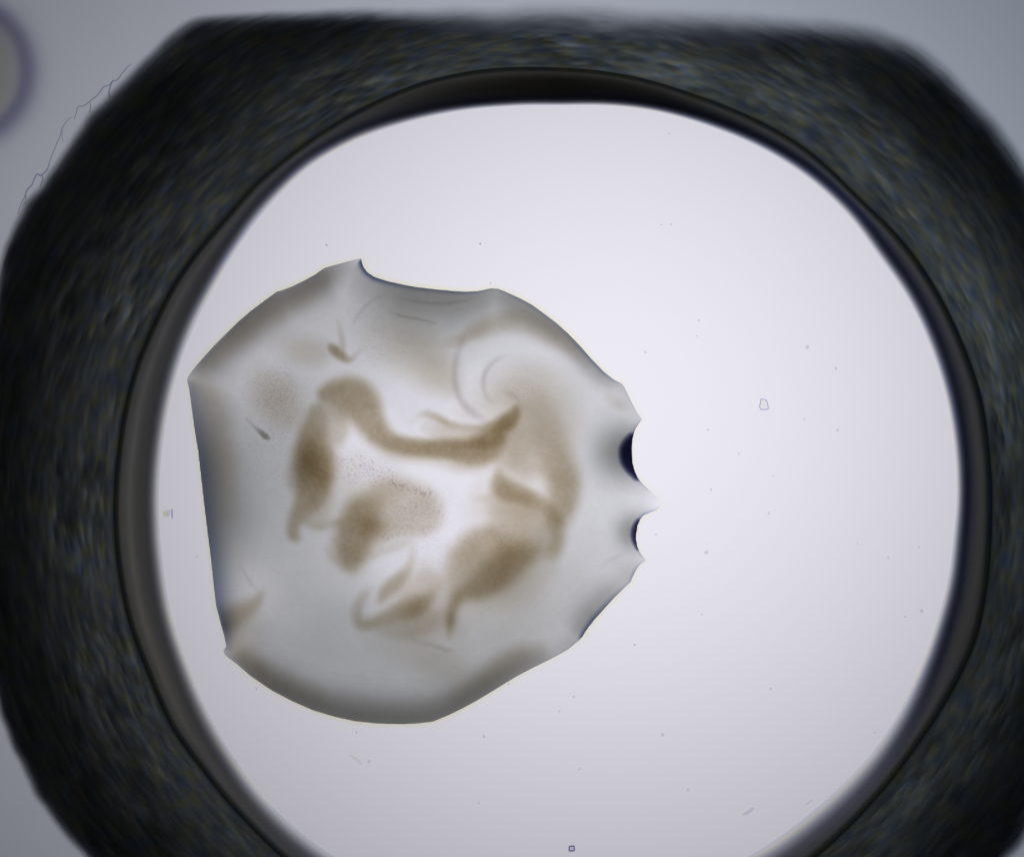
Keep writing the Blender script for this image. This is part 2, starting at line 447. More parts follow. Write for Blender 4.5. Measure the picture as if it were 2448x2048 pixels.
def wall_od(x, y, R, T, s, plain=False):
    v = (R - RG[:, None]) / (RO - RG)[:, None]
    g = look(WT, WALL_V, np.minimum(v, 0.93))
    od = np.log(back(x, y) / lin(g)) - plate_od(x) - (0.0 if plain else 0.29)  # darkness of the light-bending slope put into wall thickness
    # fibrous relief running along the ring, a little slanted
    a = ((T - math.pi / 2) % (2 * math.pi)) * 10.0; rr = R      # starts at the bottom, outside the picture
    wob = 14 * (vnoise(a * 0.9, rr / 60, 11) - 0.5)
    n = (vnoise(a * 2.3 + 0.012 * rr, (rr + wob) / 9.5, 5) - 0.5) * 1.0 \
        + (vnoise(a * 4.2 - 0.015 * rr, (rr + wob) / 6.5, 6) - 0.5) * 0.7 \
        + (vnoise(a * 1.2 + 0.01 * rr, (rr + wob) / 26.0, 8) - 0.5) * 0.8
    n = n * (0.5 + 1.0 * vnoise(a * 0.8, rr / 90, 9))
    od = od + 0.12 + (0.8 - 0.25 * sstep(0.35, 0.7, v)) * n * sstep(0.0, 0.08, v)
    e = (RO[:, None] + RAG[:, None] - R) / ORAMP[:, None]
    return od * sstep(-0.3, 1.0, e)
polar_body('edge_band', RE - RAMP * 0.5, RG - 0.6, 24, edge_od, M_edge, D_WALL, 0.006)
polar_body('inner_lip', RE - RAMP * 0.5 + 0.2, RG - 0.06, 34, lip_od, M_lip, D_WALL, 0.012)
TB = (TH - math.pi / 2) % (2 * math.pi)
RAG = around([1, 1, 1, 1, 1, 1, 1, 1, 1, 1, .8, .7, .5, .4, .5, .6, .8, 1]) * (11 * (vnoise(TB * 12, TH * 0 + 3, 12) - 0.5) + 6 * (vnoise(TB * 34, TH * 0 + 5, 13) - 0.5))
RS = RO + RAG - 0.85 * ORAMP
polar_body('rough_wall', RG, RS - 0.03, 120, wall_od, M_wall, D_WALL, 0.004)
polar_body('outer_edge', RS + 0.03, RO + RAG + 0.3 * ORAMP, 30, lambda *a: wall_od(*a, plain=True), M_outer, D_WALL, 0.004)

# ---------------------------------------------------------------- the drop
O1 = [(864, 618), (866, 628), (870, 640), (880, 653), (897, 664), (929, 674), (971, 683), (1000, 688), (1043, 693), (1086, 697), (1114, 698.5),
      (1143, 697), (1160, 693), (1174, 690), (1190, 691), (1206, 697), (1243, 714), (1271, 729), (1300, 750), (1329, 772), (1357, 797),
      (1386, 827), (1414, 859), (1443, 889), (1466, 907), (1486, 917), (1493, 927), (1509, 960), (1523, 986), (1535, 1002),
      (1527, 1012), (1518, 1026), (1511, 1046), (1508, 1069), (1508.6, 1085), (1511, 1109), (1516, 1126), (1523, 1141), (1533, 1153), (1543, 1163), (1560, 1179), (1577, 1196),
      (1583, 1206), (1569, 1219), (1550, 1226), (1538, 1231), (1529, 1241), (1523, 1254), (1520, 1270), (1519, 1287), (1522, 1304), (1529, 1319), (1536, 1329), (1545, 1339),
      (1531, 1347), (1523, 1357), (1516, 1369), (1511, 1380), (1507, 1390), (1497, 1399), (1469, 1426), (1443, 1454), (1420, 1479), (1406, 1497), (1397, 1510), (1392, 1519),
      (1383, 1530), (1357, 1551), (1329, 1567), (1303, 1580), (1270, 1596), (1236, 1614), (1206, 1632), (1177, 1650), (1140, 1672), (1107, 1690), (1072, 1707),
      (1035, 1722), (1000, 1726), (967, 1728), (930, 1727.5), (900, 1726), (850, 1721), (800, 1710), (750, 1695), (700, 1673), (650, 1647), (600, 1613), (567, 1585), (548, 1571),
      (537, 1561), (535, 1554), (542, 1543), (538, 1520), (532, 1497), (525, 1470), (519, 1448), (514, 1409), (506, 1331), (497, 1257), (489, 1189), (481, 1117),
      (476, 1077), (466, 1017), (459, 966), (454, 931), (449, 911), (449, 903), (463, 883), (486, 857), (514, 826), (543, 797), (571, 770), (600, 745), (629, 723), (651, 707),
      (664, 697.5), (672, 696), (700, 685.5), (729, 671.5), (757, 656), (767, 648), (778, 641), (814, 631), (846, 622)]
SD, ARC = poly_sd(X, Y, O1)
O1a = np.array(O1)
# edge refraction shade put into rim depth: (x, y, shade depth, shade reach, blue depth, blue reach)
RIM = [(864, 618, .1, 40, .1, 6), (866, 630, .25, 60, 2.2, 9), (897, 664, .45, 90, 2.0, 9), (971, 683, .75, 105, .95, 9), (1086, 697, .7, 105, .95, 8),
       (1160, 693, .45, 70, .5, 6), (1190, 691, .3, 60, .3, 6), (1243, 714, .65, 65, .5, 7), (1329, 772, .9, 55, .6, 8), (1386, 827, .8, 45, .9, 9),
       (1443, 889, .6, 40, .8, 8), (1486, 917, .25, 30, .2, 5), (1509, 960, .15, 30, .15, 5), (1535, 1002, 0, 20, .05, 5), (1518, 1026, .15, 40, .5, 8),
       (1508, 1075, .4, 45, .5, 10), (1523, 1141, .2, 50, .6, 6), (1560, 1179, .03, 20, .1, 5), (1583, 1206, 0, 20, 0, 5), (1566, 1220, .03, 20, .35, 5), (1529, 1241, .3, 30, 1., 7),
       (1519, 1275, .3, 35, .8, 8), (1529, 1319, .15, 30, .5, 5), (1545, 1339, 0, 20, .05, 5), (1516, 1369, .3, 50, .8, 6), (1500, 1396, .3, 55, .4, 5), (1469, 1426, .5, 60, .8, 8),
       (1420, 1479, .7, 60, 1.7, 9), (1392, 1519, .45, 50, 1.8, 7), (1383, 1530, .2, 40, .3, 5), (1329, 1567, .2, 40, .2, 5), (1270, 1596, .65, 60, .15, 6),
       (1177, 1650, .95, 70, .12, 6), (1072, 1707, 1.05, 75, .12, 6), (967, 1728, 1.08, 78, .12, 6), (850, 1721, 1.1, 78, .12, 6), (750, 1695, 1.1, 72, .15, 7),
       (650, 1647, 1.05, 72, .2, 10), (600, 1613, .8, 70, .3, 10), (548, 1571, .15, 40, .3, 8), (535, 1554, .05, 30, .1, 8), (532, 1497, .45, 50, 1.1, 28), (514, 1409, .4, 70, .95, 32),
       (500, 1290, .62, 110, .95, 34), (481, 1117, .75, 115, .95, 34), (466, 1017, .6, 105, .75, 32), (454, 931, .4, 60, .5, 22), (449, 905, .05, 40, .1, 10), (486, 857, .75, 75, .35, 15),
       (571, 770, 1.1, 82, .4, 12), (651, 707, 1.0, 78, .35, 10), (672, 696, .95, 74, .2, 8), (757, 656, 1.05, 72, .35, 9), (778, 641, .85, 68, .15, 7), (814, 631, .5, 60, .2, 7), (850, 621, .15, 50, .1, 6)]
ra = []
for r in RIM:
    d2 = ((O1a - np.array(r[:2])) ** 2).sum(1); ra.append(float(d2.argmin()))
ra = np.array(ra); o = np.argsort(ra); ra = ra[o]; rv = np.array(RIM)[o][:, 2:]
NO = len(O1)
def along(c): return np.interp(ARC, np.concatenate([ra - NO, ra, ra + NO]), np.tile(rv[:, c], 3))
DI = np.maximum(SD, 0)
rim_shade = blur(along(0) * 1.03 * np.exp(-(DI / (along(1) * 0.76)) ** 2.4) * (1 - 0.25 * np.exp(-DI / 8.0)), 4.5)
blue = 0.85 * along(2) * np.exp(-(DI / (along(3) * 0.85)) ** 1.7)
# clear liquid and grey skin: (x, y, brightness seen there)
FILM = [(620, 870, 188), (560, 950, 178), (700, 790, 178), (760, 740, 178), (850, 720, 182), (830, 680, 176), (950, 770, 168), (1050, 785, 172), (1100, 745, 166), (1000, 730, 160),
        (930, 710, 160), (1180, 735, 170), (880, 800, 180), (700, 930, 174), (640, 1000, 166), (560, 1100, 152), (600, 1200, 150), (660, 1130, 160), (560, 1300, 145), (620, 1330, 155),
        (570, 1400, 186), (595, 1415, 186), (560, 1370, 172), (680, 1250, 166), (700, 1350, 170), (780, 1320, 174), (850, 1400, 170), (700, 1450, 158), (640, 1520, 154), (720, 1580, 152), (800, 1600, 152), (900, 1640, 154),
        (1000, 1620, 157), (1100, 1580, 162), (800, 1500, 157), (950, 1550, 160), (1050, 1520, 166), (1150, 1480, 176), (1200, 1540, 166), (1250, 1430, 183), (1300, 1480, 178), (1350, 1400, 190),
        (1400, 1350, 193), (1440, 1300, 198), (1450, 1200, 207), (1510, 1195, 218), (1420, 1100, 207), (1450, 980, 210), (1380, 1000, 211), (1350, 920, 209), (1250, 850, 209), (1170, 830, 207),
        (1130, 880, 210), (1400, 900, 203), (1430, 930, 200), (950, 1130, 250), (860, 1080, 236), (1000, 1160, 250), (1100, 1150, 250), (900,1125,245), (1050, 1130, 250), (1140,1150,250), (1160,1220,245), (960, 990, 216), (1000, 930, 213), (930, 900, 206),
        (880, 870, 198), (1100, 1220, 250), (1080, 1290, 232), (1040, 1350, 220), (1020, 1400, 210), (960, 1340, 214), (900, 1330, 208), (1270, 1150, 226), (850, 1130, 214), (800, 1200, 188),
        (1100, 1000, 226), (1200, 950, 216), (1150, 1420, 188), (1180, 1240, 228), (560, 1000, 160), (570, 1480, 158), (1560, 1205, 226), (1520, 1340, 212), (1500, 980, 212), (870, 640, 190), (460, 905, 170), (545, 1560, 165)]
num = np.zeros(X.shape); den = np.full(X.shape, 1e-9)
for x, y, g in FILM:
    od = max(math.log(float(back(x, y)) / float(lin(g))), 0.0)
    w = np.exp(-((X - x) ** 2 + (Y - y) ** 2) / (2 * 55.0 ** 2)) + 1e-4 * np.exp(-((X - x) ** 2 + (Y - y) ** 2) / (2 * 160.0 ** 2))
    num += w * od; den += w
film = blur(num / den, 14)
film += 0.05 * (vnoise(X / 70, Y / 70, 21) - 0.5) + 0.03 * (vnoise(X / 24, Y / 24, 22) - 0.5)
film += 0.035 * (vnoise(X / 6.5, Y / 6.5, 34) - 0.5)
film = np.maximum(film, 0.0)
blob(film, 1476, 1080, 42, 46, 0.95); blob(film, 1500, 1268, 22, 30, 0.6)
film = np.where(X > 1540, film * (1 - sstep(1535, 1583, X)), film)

drop = empty('liquid_droplet', (float(wx(990)), float(wy(1170)), 0.006),
             'large grey translucent droplet with scalloped edge on the bright well floor', 'droplet')
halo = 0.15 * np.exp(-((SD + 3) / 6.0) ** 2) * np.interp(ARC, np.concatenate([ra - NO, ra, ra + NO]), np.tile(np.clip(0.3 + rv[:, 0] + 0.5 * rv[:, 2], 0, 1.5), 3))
cut_body('fringe_halo', halo, np.where(SD < 0, np.minimum(-SD - 0.01, 13.0 + SD), -1.0 - SD), D_FILM, M_halo, drop, tmin=0.004)  # added layer imitating the yellow lens fringe just outside the drop
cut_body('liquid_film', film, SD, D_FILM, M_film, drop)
cut_body('dark_rim', rim_shade, np.minimum(SD, rim_shade * 100 - 1.5), D_RIM, M_rim, drop, tmin=0.0025)
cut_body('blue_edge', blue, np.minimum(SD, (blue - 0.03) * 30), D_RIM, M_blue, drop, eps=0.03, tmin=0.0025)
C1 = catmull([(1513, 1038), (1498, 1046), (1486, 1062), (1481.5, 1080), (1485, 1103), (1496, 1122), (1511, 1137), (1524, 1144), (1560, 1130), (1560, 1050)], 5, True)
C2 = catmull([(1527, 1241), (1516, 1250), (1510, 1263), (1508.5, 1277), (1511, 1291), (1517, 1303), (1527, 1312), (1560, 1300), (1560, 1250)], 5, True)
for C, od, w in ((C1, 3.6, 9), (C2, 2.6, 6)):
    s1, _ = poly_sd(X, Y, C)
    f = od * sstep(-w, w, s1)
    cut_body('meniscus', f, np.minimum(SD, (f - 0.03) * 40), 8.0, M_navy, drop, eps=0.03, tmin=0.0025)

def field(*strokes, z=None, s=0.45):
    F = np.zeros(X.shape)
    for p in strokes: stroke(F, p, s, z)
    return F
ZW, ZD, ZT = (440, 600, 1.5414), (760, 900, 2.7453), (820, 640, 5.0)
# folds of the skin, parts of the drop
folds = [
    field([(580, 540, 7, .1), (640, 560, 10, .3), (700, 580, 11, .4), (850, 610, 11, .38), (1000, 640, 10, .3), (1120, 680, 8, .2)], z=ZT),
    field([(650, 360, 12, .04), (800, 395, 14, .16), (1000, 425, 16, .22), (1250, 430, 16, .22), (1450, 400, 16, .16), (1600, 360, 14, .05)], z=ZT, s=.8),
    field([(520, 320, 14, .06), (380, 385, 18, .15), (280, 460, 18, .18), (200, 550, 18, .18), (140, 640, 18, .12), (120, 720, 16, .04)], z=ZT, s=.8),
    field([(1020, 345, 9, .16), (1005, 390, 9, .24), (998, 440, 9, .25), (1000, 490, 9, .28), (1015, 540, 11, .3), (1045, 580, 12, .28), (1085, 610, 12, .22), (1120, 630, 10, .1)], z=ZW, s=.8),
    field([(1195, 380, 3.5, .12), (1150, 402, 5, .32), (1120, 430, 5.5, .36), (1104, 470, 6, .4), (1105, 510, 5.5, .3), (1120, 545, 5, .2), (1150, 565, 5, .08)], z=ZW, s=.8),
    field([(1170, 520, 6, .08), (1200, 525, 7, .18), (1220, 537, 7, .2), (1238, 562, 7, .14), (1250, 590, 6, .05)], z=ZW, s=.8),
    field([(840, 1432, 7, .06), (920, 1450, 8, .18), (965, 1466, 7, .22), (992, 1470, 5, .12)], z=ZW, s=.8),
    field([(1430, 1358, 5, .03), (1455, 1340, 5, .12), (1480, 1328, 5, .12), (1500, 1318, 5, .03)], s=.8),
    field([(205, 1150, 4, .04), (225, 1185, 4, .14), (250, 1225, 5, .16), (270, 1250, 5, .1)], z=ZW, s=.8)]
foldk = ['fine straight crease near the upper edge', 'long faint crease along the upper edge', 'curved crease below the upper peak', 'outer arc of the spiral crease',
         'inner arc of the spiral crease', 'short arc at the spiral centre', 'thin crease near the lower edge', 'faint crease at the right tip', 'faint crease at the left edge']
for f, l in zip(folds, foldk):
    f = blur(f, 4.0) * 1.15 if 'arc' in l else blur(f, 1.8)
    b = soft_body('fold_line', f, D_BROWN, M_violet, drop); b['label'] = l
# tan haze in the liquid
def haze_part(F, label):
    b = soft_body('tan_haze', F, D_BROWN, M_brown, drop); b['label'] = label
h1 = field([(690, 280, 60, .1), (760, 320, 80, .18), (850, 370, 85, .32), (930, 440, 70, .38), (980, 490, 45, .3)], [(850, 355, 30, .14), (950, 345, 28, .2), (1015, 334, 20, .25)], z=ZW, s=.9)
h1b = field([(370, 350, 50, .1), (430, 365, 50, .24), (490, 375, 45, .24), (530, 380, 30, .1)], [(290, 470, 50, .12), (340, 540, 75, .36), (385, 600, 60, .3)], z=ZW, s=.9)
h2 = field([(1040, 600, 40, .12), (1100, 560, 60, .16), (1190, 510, 70, .24), (1270, 490, 75, .27), (1330, 560, 95, .33), (1370, 650, 80, .32)], z=ZW, s=.9)
h3 = field([(700, 1400, 60, .08), (800, 1440, 70, .15), (900, 1490, 70, .22), (980, 1520, 60, .2), (1010, 1560, 45, .08)], [(1000, 1420, 90, .12), (1060, 1330, 120, .1), (1200, 1310, 130, .14), (1330, 1240, 110, .1)], z=ZW, s=.95)
h4 = field([(1570, 545, 20, .12), (1600, 565, 18, .18), (1618, 578, 12, .1)], z=ZW, s=.9)
haze_part(h1, 'pale tan haze below the upper edge'); haze_part(h1b, 'pale tan haze in the left part')
haze_part(h2, 'pale tan haze inside the spiral crease'); h5 = field([(40, 470, 30, .15), (100, 540, 50, .26), (125, 640, 50, .22), (130, 740, 55, .2), (135, 840, 50, .18), (150, 960, 45, .1)], [(60, 420, 40, .2), (160, 330, 50, .26), (280, 250, 50, .22), (420, 170, 45, .22), (520, 110, 35, .15)], [(60, 480, 40, .15), (60, 420, 40, .2)], z=ZW, s=.95)
h6 = field([(230, 1490, 40, .2), (330, 1580, 40, .22), (480, 1640, 40, .14)], z=ZW, s=.95)
h7 = field([(1000, 1650, 30, .12), (1120, 1560, 36, .3), (1210, 1500, 36, .32), (1300, 1470, 30, .15)], z=ZW, s=.95)
haze_part(h5, 'tan brown haze along the dark upper left margin'); haze_part(h6, 'tan haze along the lower left margin'); haze_part(h7, 'tan haze along the lower right margin')
h8 = field([(1330, 620, 120, .06), (1300, 800, 200, .12), (1300, 950, 230, .2), (1260, 1120, 200, .22), (1150, 1280, 170, .2), (1000, 1380, 130, .14), (860, 1440, 100, .08)], z=ZD, s=.95)
stroke(h8, [(1180, 200, 80, .08), (1270, 280, 110, .16), (1260, 420, 130, .18), (1230, 520, 110, .14)], .95, ZD)
stroke(h8, [(560, 1360, 80, .05), (700, 1370, 120, .12), (650, 1500, 150, .13), (800, 1560, 120, .12), (900, 1620, 80, .06)], .95, ZD)
stroke(h8, [(330, 1020, 60, .05), (180, 640, 110, .1), (330, 700, 120, .08), (480, 680, 90, .08)], .95, ZD)
h8 = 1.9 * h8 * (0.6 + 0.8 * vnoise(X / 60, Y / 60, 41)); h8 = blur(h8, 8)
haze_part(h8, 'smoky tan cloud joining the clumps at the lower right')
haze_part(h3, 'faint tan haze in the lower part'); haze_part(h4, 'small tan smudge at the right edge')
stain = field([(180, 1460, 30, .25), (220, 1500, 34, .25), (280, 1550, 30, .16)], [(230, 1400, 70, .2), (190, 1420, 60, .25)], z=ZW, s=.9)
stroke(stain, [(294, 1236, 5, .12), (286, 1262, 9, .4), (266, 1292, 20, .5), (226, 1326, 36, .58), (176, 1358, 48, .6), (140, 1390, 50, .45)], .85, ZW)
stain = blur(stain, 6)
b = soft_body('brown_stain', stain, D_BROWN, M_brown, drop)
b['label'] = 'brown stain at the lower left edge'

# precipitate bodies suspended in the drop, each a thing of its own
def precip(name, F, label, mat=None, eps=0.03, soft=6.0):
    F = blur(F, soft)
    # curdled, uneven depth: broad clots and a fine grain
    F = F * (1 + 0.22 * (vnoise(X / 46 + 9, Y / 46, 31) - 0.5) + 0.09 * (vnoise(X / 17, Y / 17 + 4, 32) - 0.5) + 0.13 * (vnoise(X / 6.5, Y / 6.5, 33) - 0.5))
    o = soft_body(name, F, D_BROWN, mat or M_brown, eps=eps)
    return tag(o, label, 'precipitate', 'brown precipitate in the droplet')
G = field([(1200, 110, 70, .06), (1300, 110, 90, .12), (1400, 200, 120, .2), (1440, 330, 140, .3), (1490, 450, 140, .42), (1555, 550, 125, .54), (1605, 650, 105, .6), (1615, 750, 98, .62), (1600, 850, 85, .6), (1570, 930, 70, .5)],
          [(1575, 980, 45, .45), (1575, 1080, 40, .42), (1540, 1170, 40, .26)], [(1300, 400, 120, .32), (1370, 560, 110, .34), (1250, 520, 90, .28)], z=ZD, s=.6)
precip('precipitate_arc', blur(G * (1.1 + 0.25 * sstep(1040, 1130, Y)), 7), 'broad pale tan arc of precipitate curving down the right side of the droplet')
T1 = field([(1200, 860, 80, .3), (1350, 900, 110, .4), (1450, 1000, 120, .42), (1330, 1030, 120, .4), (1200, 1000, 90, .34)], [(1480, 1080, 95, .38), (1400, 1110, 100, .38), (1270, 1110, 110, .34)], z=ZD, s=.6)
stroke(T1, [(1178, 600, 14, .25), (1192, 670, 44, .7), (1222, 740, 70, .95), (1320, 775, 60, .84), (1420, 820, 52, .7), (1510, 875, 46, .55), (1570, 950, 40, .45)], .5, ZD)
stroke(T1, [(990, 795, 12, .1), (1060, 795, 14, .22), (1130, 795, 20, .35)], .7, ZD)
precip('precipitate_sheet', blur(T1, 4), 'triangular tan sheet with a pointed top left corner inside the right arc')
H = field([(1150, 1020, 28, .4), (1060, 1055, 62, .6), (990, 1120, 80, .66), (945, 1190, 88, .62), (920, 1270, 90, .46), (870, 1340, 70, .24), (780, 1420, 60, .15)], [(1080, 1200, 90, .45), (1200, 1130, 90, .4)],
          [(1420, 1140, 50, .4), (1320, 1185, 92, .72), (1220, 1255, 110, .86), (1130, 1315, 105, .86), (1040, 1370, 85, .8), (960, 1400, 55, .72), (910, 1450, 35, .72), (882, 1530, 22, .74), (872, 1600, 20, .98), (864, 1670, 11, .6), (857, 1720, 5, .1)],
          z=ZD, s=.55)
stroke(H, [(1150, 1420, 80, .12), (1300, 1370, 130, .16), (1450, 1260, 120, .12)], .95, ZD)
H = blur(H, 8)
stroke(H, [(1010, 1385, 40, .5), (950, 1415, 40, .66), (910, 1460, 32, .74), (884, 1530, 23, .8), (873, 1600, 21, 1.05), (864, 1670, 12, .7), (857, 1720, 5, .15)], .5, ZD)
stroke(H, [(1400, 1150, 50, .45), (1310, 1200, 66, .74), (1220, 1270, 74, .86), (1120, 1330, 66, .84), (1020, 1385, 48, .74)], .8, ZD)
precip('precipitate_clump', blur(H, 3), 'large tan clump at lower right trailing down into a thin dark tail')
Dm = field([(430, 780, 110, .46), (560, 800, 125, .5), (680, 860, 125, .5), (700, 930, 100, .46), (560, 960, 90, .44), (450, 960, 80, .42)],
           [(60, 1120, 14, .1), (100, 1180, 16, .26), (165, 1235, 18, .34), (250, 1275, 18, .2)],
           [(340, 1175, 28, .3), (450, 1140, 22, .28), (550, 1100, 20, .26), (610, 1090, 14, .1)], z=ZD, s=.5)
D2 = field([(400, 810, 90, .4), (310, 900, 122, .88), (262, 1000, 126, 1.08), (235, 1100, 114, 1.04), (222, 1180, 86, .86), (222, 1235, 60, .45)], z=ZD, s=.5)
stroke(D2, [(420, 860, 110, .3), (400, 950, 120, .5), (370, 1000, 110, .6)], .8, ZD)
Dm = np.maximum(blur(Dm, 4), blur(D2, 7)) + 0.25 * np.minimum(Dm, D2)
blob(Dm, 365, 985, 50, 45, .42, z=ZD)
stroke(Dm, [(55, 1110, 16, .12), (95, 1180, 20, .34), (165, 1240, 22, .42), (250, 1285, 20, .28), (320, 1270, 16, .1)], .6, ZD)
stroke(Dm, [(330, 1180, 22, .3), (450, 1140, 20, .32), (550, 1100, 18, .3), (620, 1085, 14, .14)], .6, ZD)
precip('precipitate_clump', blur(Dm, 3), 'rounded brown clump with a dark left lobe and pale grainy right half, in the middle')
Cm = field([(494, 592, 32, .66), (492, 645, 48, .74), (482, 700, 60, .85), (478, 770, 72, 1.05), (478, 830, 70, 1.0), (474, 890, 60, .85), (458, 930, 48, .7), (430, 965, 36, .62), (406, 1005, 22, .6), (405, 1048, 20, .6), (428, 1056, 8, .4)],
           [(520, 600, 26, .5), (570, 635, 34, .44), (560, 680, 36, .42)], [(412, 800, 30, .3), (408, 850, 28, .3)],
           [(505, 920, 55, .34), (495, 975, 45, .3)], [(440, 990, 9, .2), (470, 1008, 13, .42), (510, 1013, 13, .44), (550, 1002, 10, .4), (585, 994, 7, .3)], z=ZW, s=.4)
blob(Cm, 485, 785, 40, 62, .62, z=ZW)
precip('precipitate_clump', blur(Cm, 3), 'tall darkest brown clump with a small hooked foot, on the left')
A = field([(45, 120, 50, .7), (130, 115, 95, .82), (220, 135, 128, .88), (285, 185, 122, .88), (335, 275, 95, .86), (400, 370, 74, .92), (480, 432, 62, 1.0), (600, 465, 58, 1.12), (750, 475, 58, 1.2), (880, 485, 66, 1.2), (990, 500, 84, 1.14), (1080, 480, 95, .98), (1150, 430, 80, .66)], z=ZD, s=.38)
stroke(A, [(300, 340, 60, .2), (480, 470, 70, .3), (750, 500, 74, .3), (950, 540, 84, .36), (1070, 545, 76, .26)], .5, ZD)
precip('precipitate_strand', blur(A, 3), 'long brown strand with a round bulb head, running left to right across the middle')
B = field([(600, 320, 16, .05), (660, 265, 18, .16), (715, 245, 22, .4), (790, 275, 24, .56), (880, 320, 24, .6), (980, 340, 24, .58), (1080, 345, 30, .7), (1170, 335, 46, .84), (1240, 300, 54, .92), (1290, 250, 38, .85), (1300, 200, 18, .45)],
          [(720, 330, 50, .14), (850, 375, 60, .32), (1000, 400, 66, .44), (1130, 400, 70, .5), (1200, 380, 50, .4)], z=ZD, s=.5)
precip('precipitate_fold', blur(B, 2.5), 'thin brown crescent rising to a dark tip just above the long strand', soft=4.0)
Fm = field([(355, 1385, 16, .14), (310, 1430, 24, .3), (270, 1490, 30, .36), (258, 1560, 34, .4), (282, 1620, 36, .46), (340, 1622, 34, .5), (430, 1590, 44, .55), (530, 1550, 62, .62), (620, 1520, 76, .78), (690, 1480, 58, .74), (750, 1430, 34, .3)],
           [(420, 1640, 50, .2), (560, 1640, 80, .3), (700, 1600, 90, .28), (800, 1570, 60, .12)], [(350, 1530, 56, .16)], [(600, 1400, 80, .18), (720, 1350, 90, .16)], z=ZD, s=.5)
blob(Fm, 650, 1515, 40, 36, .25, z=ZD)
precip('precipitate_hook', blur(Fm, 3.5), 'hook shaped brown band with a dark right end near the bottom of the droplet')
E = field([(640, 1090, 12, .1), (622, 1140, 18, .2), (615, 1200, 22, .26), (585, 1275, 32, .38), (520, 1340, 46, .58), (455, 1400, 46, .6), (415, 1460, 28, .42), (395, 1495, 12, .15)], z=ZD, s=.5)
precip('precipitate_sliver', blur(E, 3), 'slender slanting brown sliver above the hook shaped band')
J = field([(1012, 331, 8, .16), (1040, 316, 20, .42), (1090, 291, 28, .44), (1150, 268, 32, .36), (1220, 258, 36, .36), (1300, 280, 36, .38), (1370, 318, 34, .34), (1430, 358, 28, .24), (1480, 410, 24, .1)], z=ZW, s=.7)
precip('precipitate_streak', blur(J, 4), 'arched brown streak under the upper right edge above the spiral')
I = field([(536, 346, 7, .3), (553, 363, 17, .8), (580, 386, 17, .8), (606, 403, 10, .55), (626, 391, 9, .28), (662, 355, 8, .08)], [(586, 380, 10, .3), (584, 335, 11, .28), (576, 292, 9, .2), (568, 255, 7, .06)], z=ZW, s=.6)
precip('precipitate_flake', blur(I, 2.5), 'small dark brown wedge shaped flake at the upper left above the bulb head', soft=2.0)
K = field([(228, 616, 4, .1), (262, 648, 6, .32), (288, 670, 9, .8), (304, 683, 10, .9), (317, 691, 5, .4)], z=ZW, s=.6)
tag(soft_body('dark_speck', K, D_BROWN, M_violet, eps=.03), 'dark violet speck with a thin tail near the left edge of the droplet', 'speck')

# fine granules: nobody could count them
def octa(V, F, x, y, z, r, fl=0.7):
    n = len(V)
    V += [(x + r, y, z), (x, y + r, z), (x - r, y, z), (x, y - r, z), (x, y, z + r * fl), (x, y, z - r * fl)]
    F += [(n, n + 1, n + 4), (n + 1, n + 2, n + 4), (n + 2, n + 3, n + 4), (n + 3, n, n + 4),
          (n + 1, n, n + 5), (n + 2, n + 1, n + 5), (n + 3, n + 2, n + 5), (n, n + 3, n + 5)]
rnd = random.Random(5)
V, F = [], []
def topz(x, y): return float(TOP[min(max(int((y - GY[0]) / STEP), 0), len(GY) - 1), min(max(int((x - GX[0]) / STEP), 0), len(GX) - 1)])
def scatter(n, pick, r0, r1):
    for _ in range(n):
        x, y = pick()
        r = rnd.uniform(r0, r1) * PX
        octa(V, F, float(wx(x)), float(wy(y)), topz(x, y) + 0.02 + r, r)
def gaus(x, y, sx, sy, z=None):
    if z: x, y, sx, sy = z[0] + x / z[2], z[1] + y / z[2], sx / z[2], sy / z[2]
    return lambda: (rnd.gauss(x, sx), rnd.gauss(y, sy))
def onpath(pts, w, z):
    p = catmull(pts, 8)
    def f():
        q = p[rnd.randrange(len(p))]
        return z[0] + (q[0] + rnd.gauss(0, w)) / z[2], z[1] + (q[1] + rnd.gauss(0, w)) / z[2]
    return f
scatter(900, gaus(340, 540, 52, 70, ZW), 1.0, 2.2)
scatter(450, gaus(330, 720, 60, 90, ZW), 1.0, 2.0)
scatter(350, gaus(720, 310, 50, 60, ZW), 1.0, 2.0)
scatter(150, onpath([(470, 690), (540, 710), (640, 740), (740, 775)], 13, ZD), 1.5, 3.4)
scatter(70, onpath([(800, 860), (780, 920), (750, 990), (680, 1030)], 26, ZD), 1.2, 2.8)
scatter(150, onpath([(130, 560), (260, 545), (350, 610), (470, 650)], 34, ZD), 1.2, 3.2)
scatter(240, gaus(330, 640, 110, 40, ZD), 1.0, 2.6)
scatter(380, gaus(620, 880, 100, 75, ZD), 1.0, 2.4)
scatter(70, onpath([(420, 1060), (480, 1050), (560, 1020)], 12, ZD), 1.2, 2.6)
scatter(300, gaus(1180, 1060, 140, 60, ZD), 1.0, 2.0)
scatter(160, gaus(1340, 100, 80, 60, ZD), 1.0, 2.0)
scatter(120, gaus(700, 1150, 90, 60, ZD), 0.9, 1.8)
g = mk('fine_granules', np.array(V), [np.array(F)], M_grain)
tag(g, 'fine dark granules peppering the precipitate and skin of the droplet', 'granules', kind='stuff')

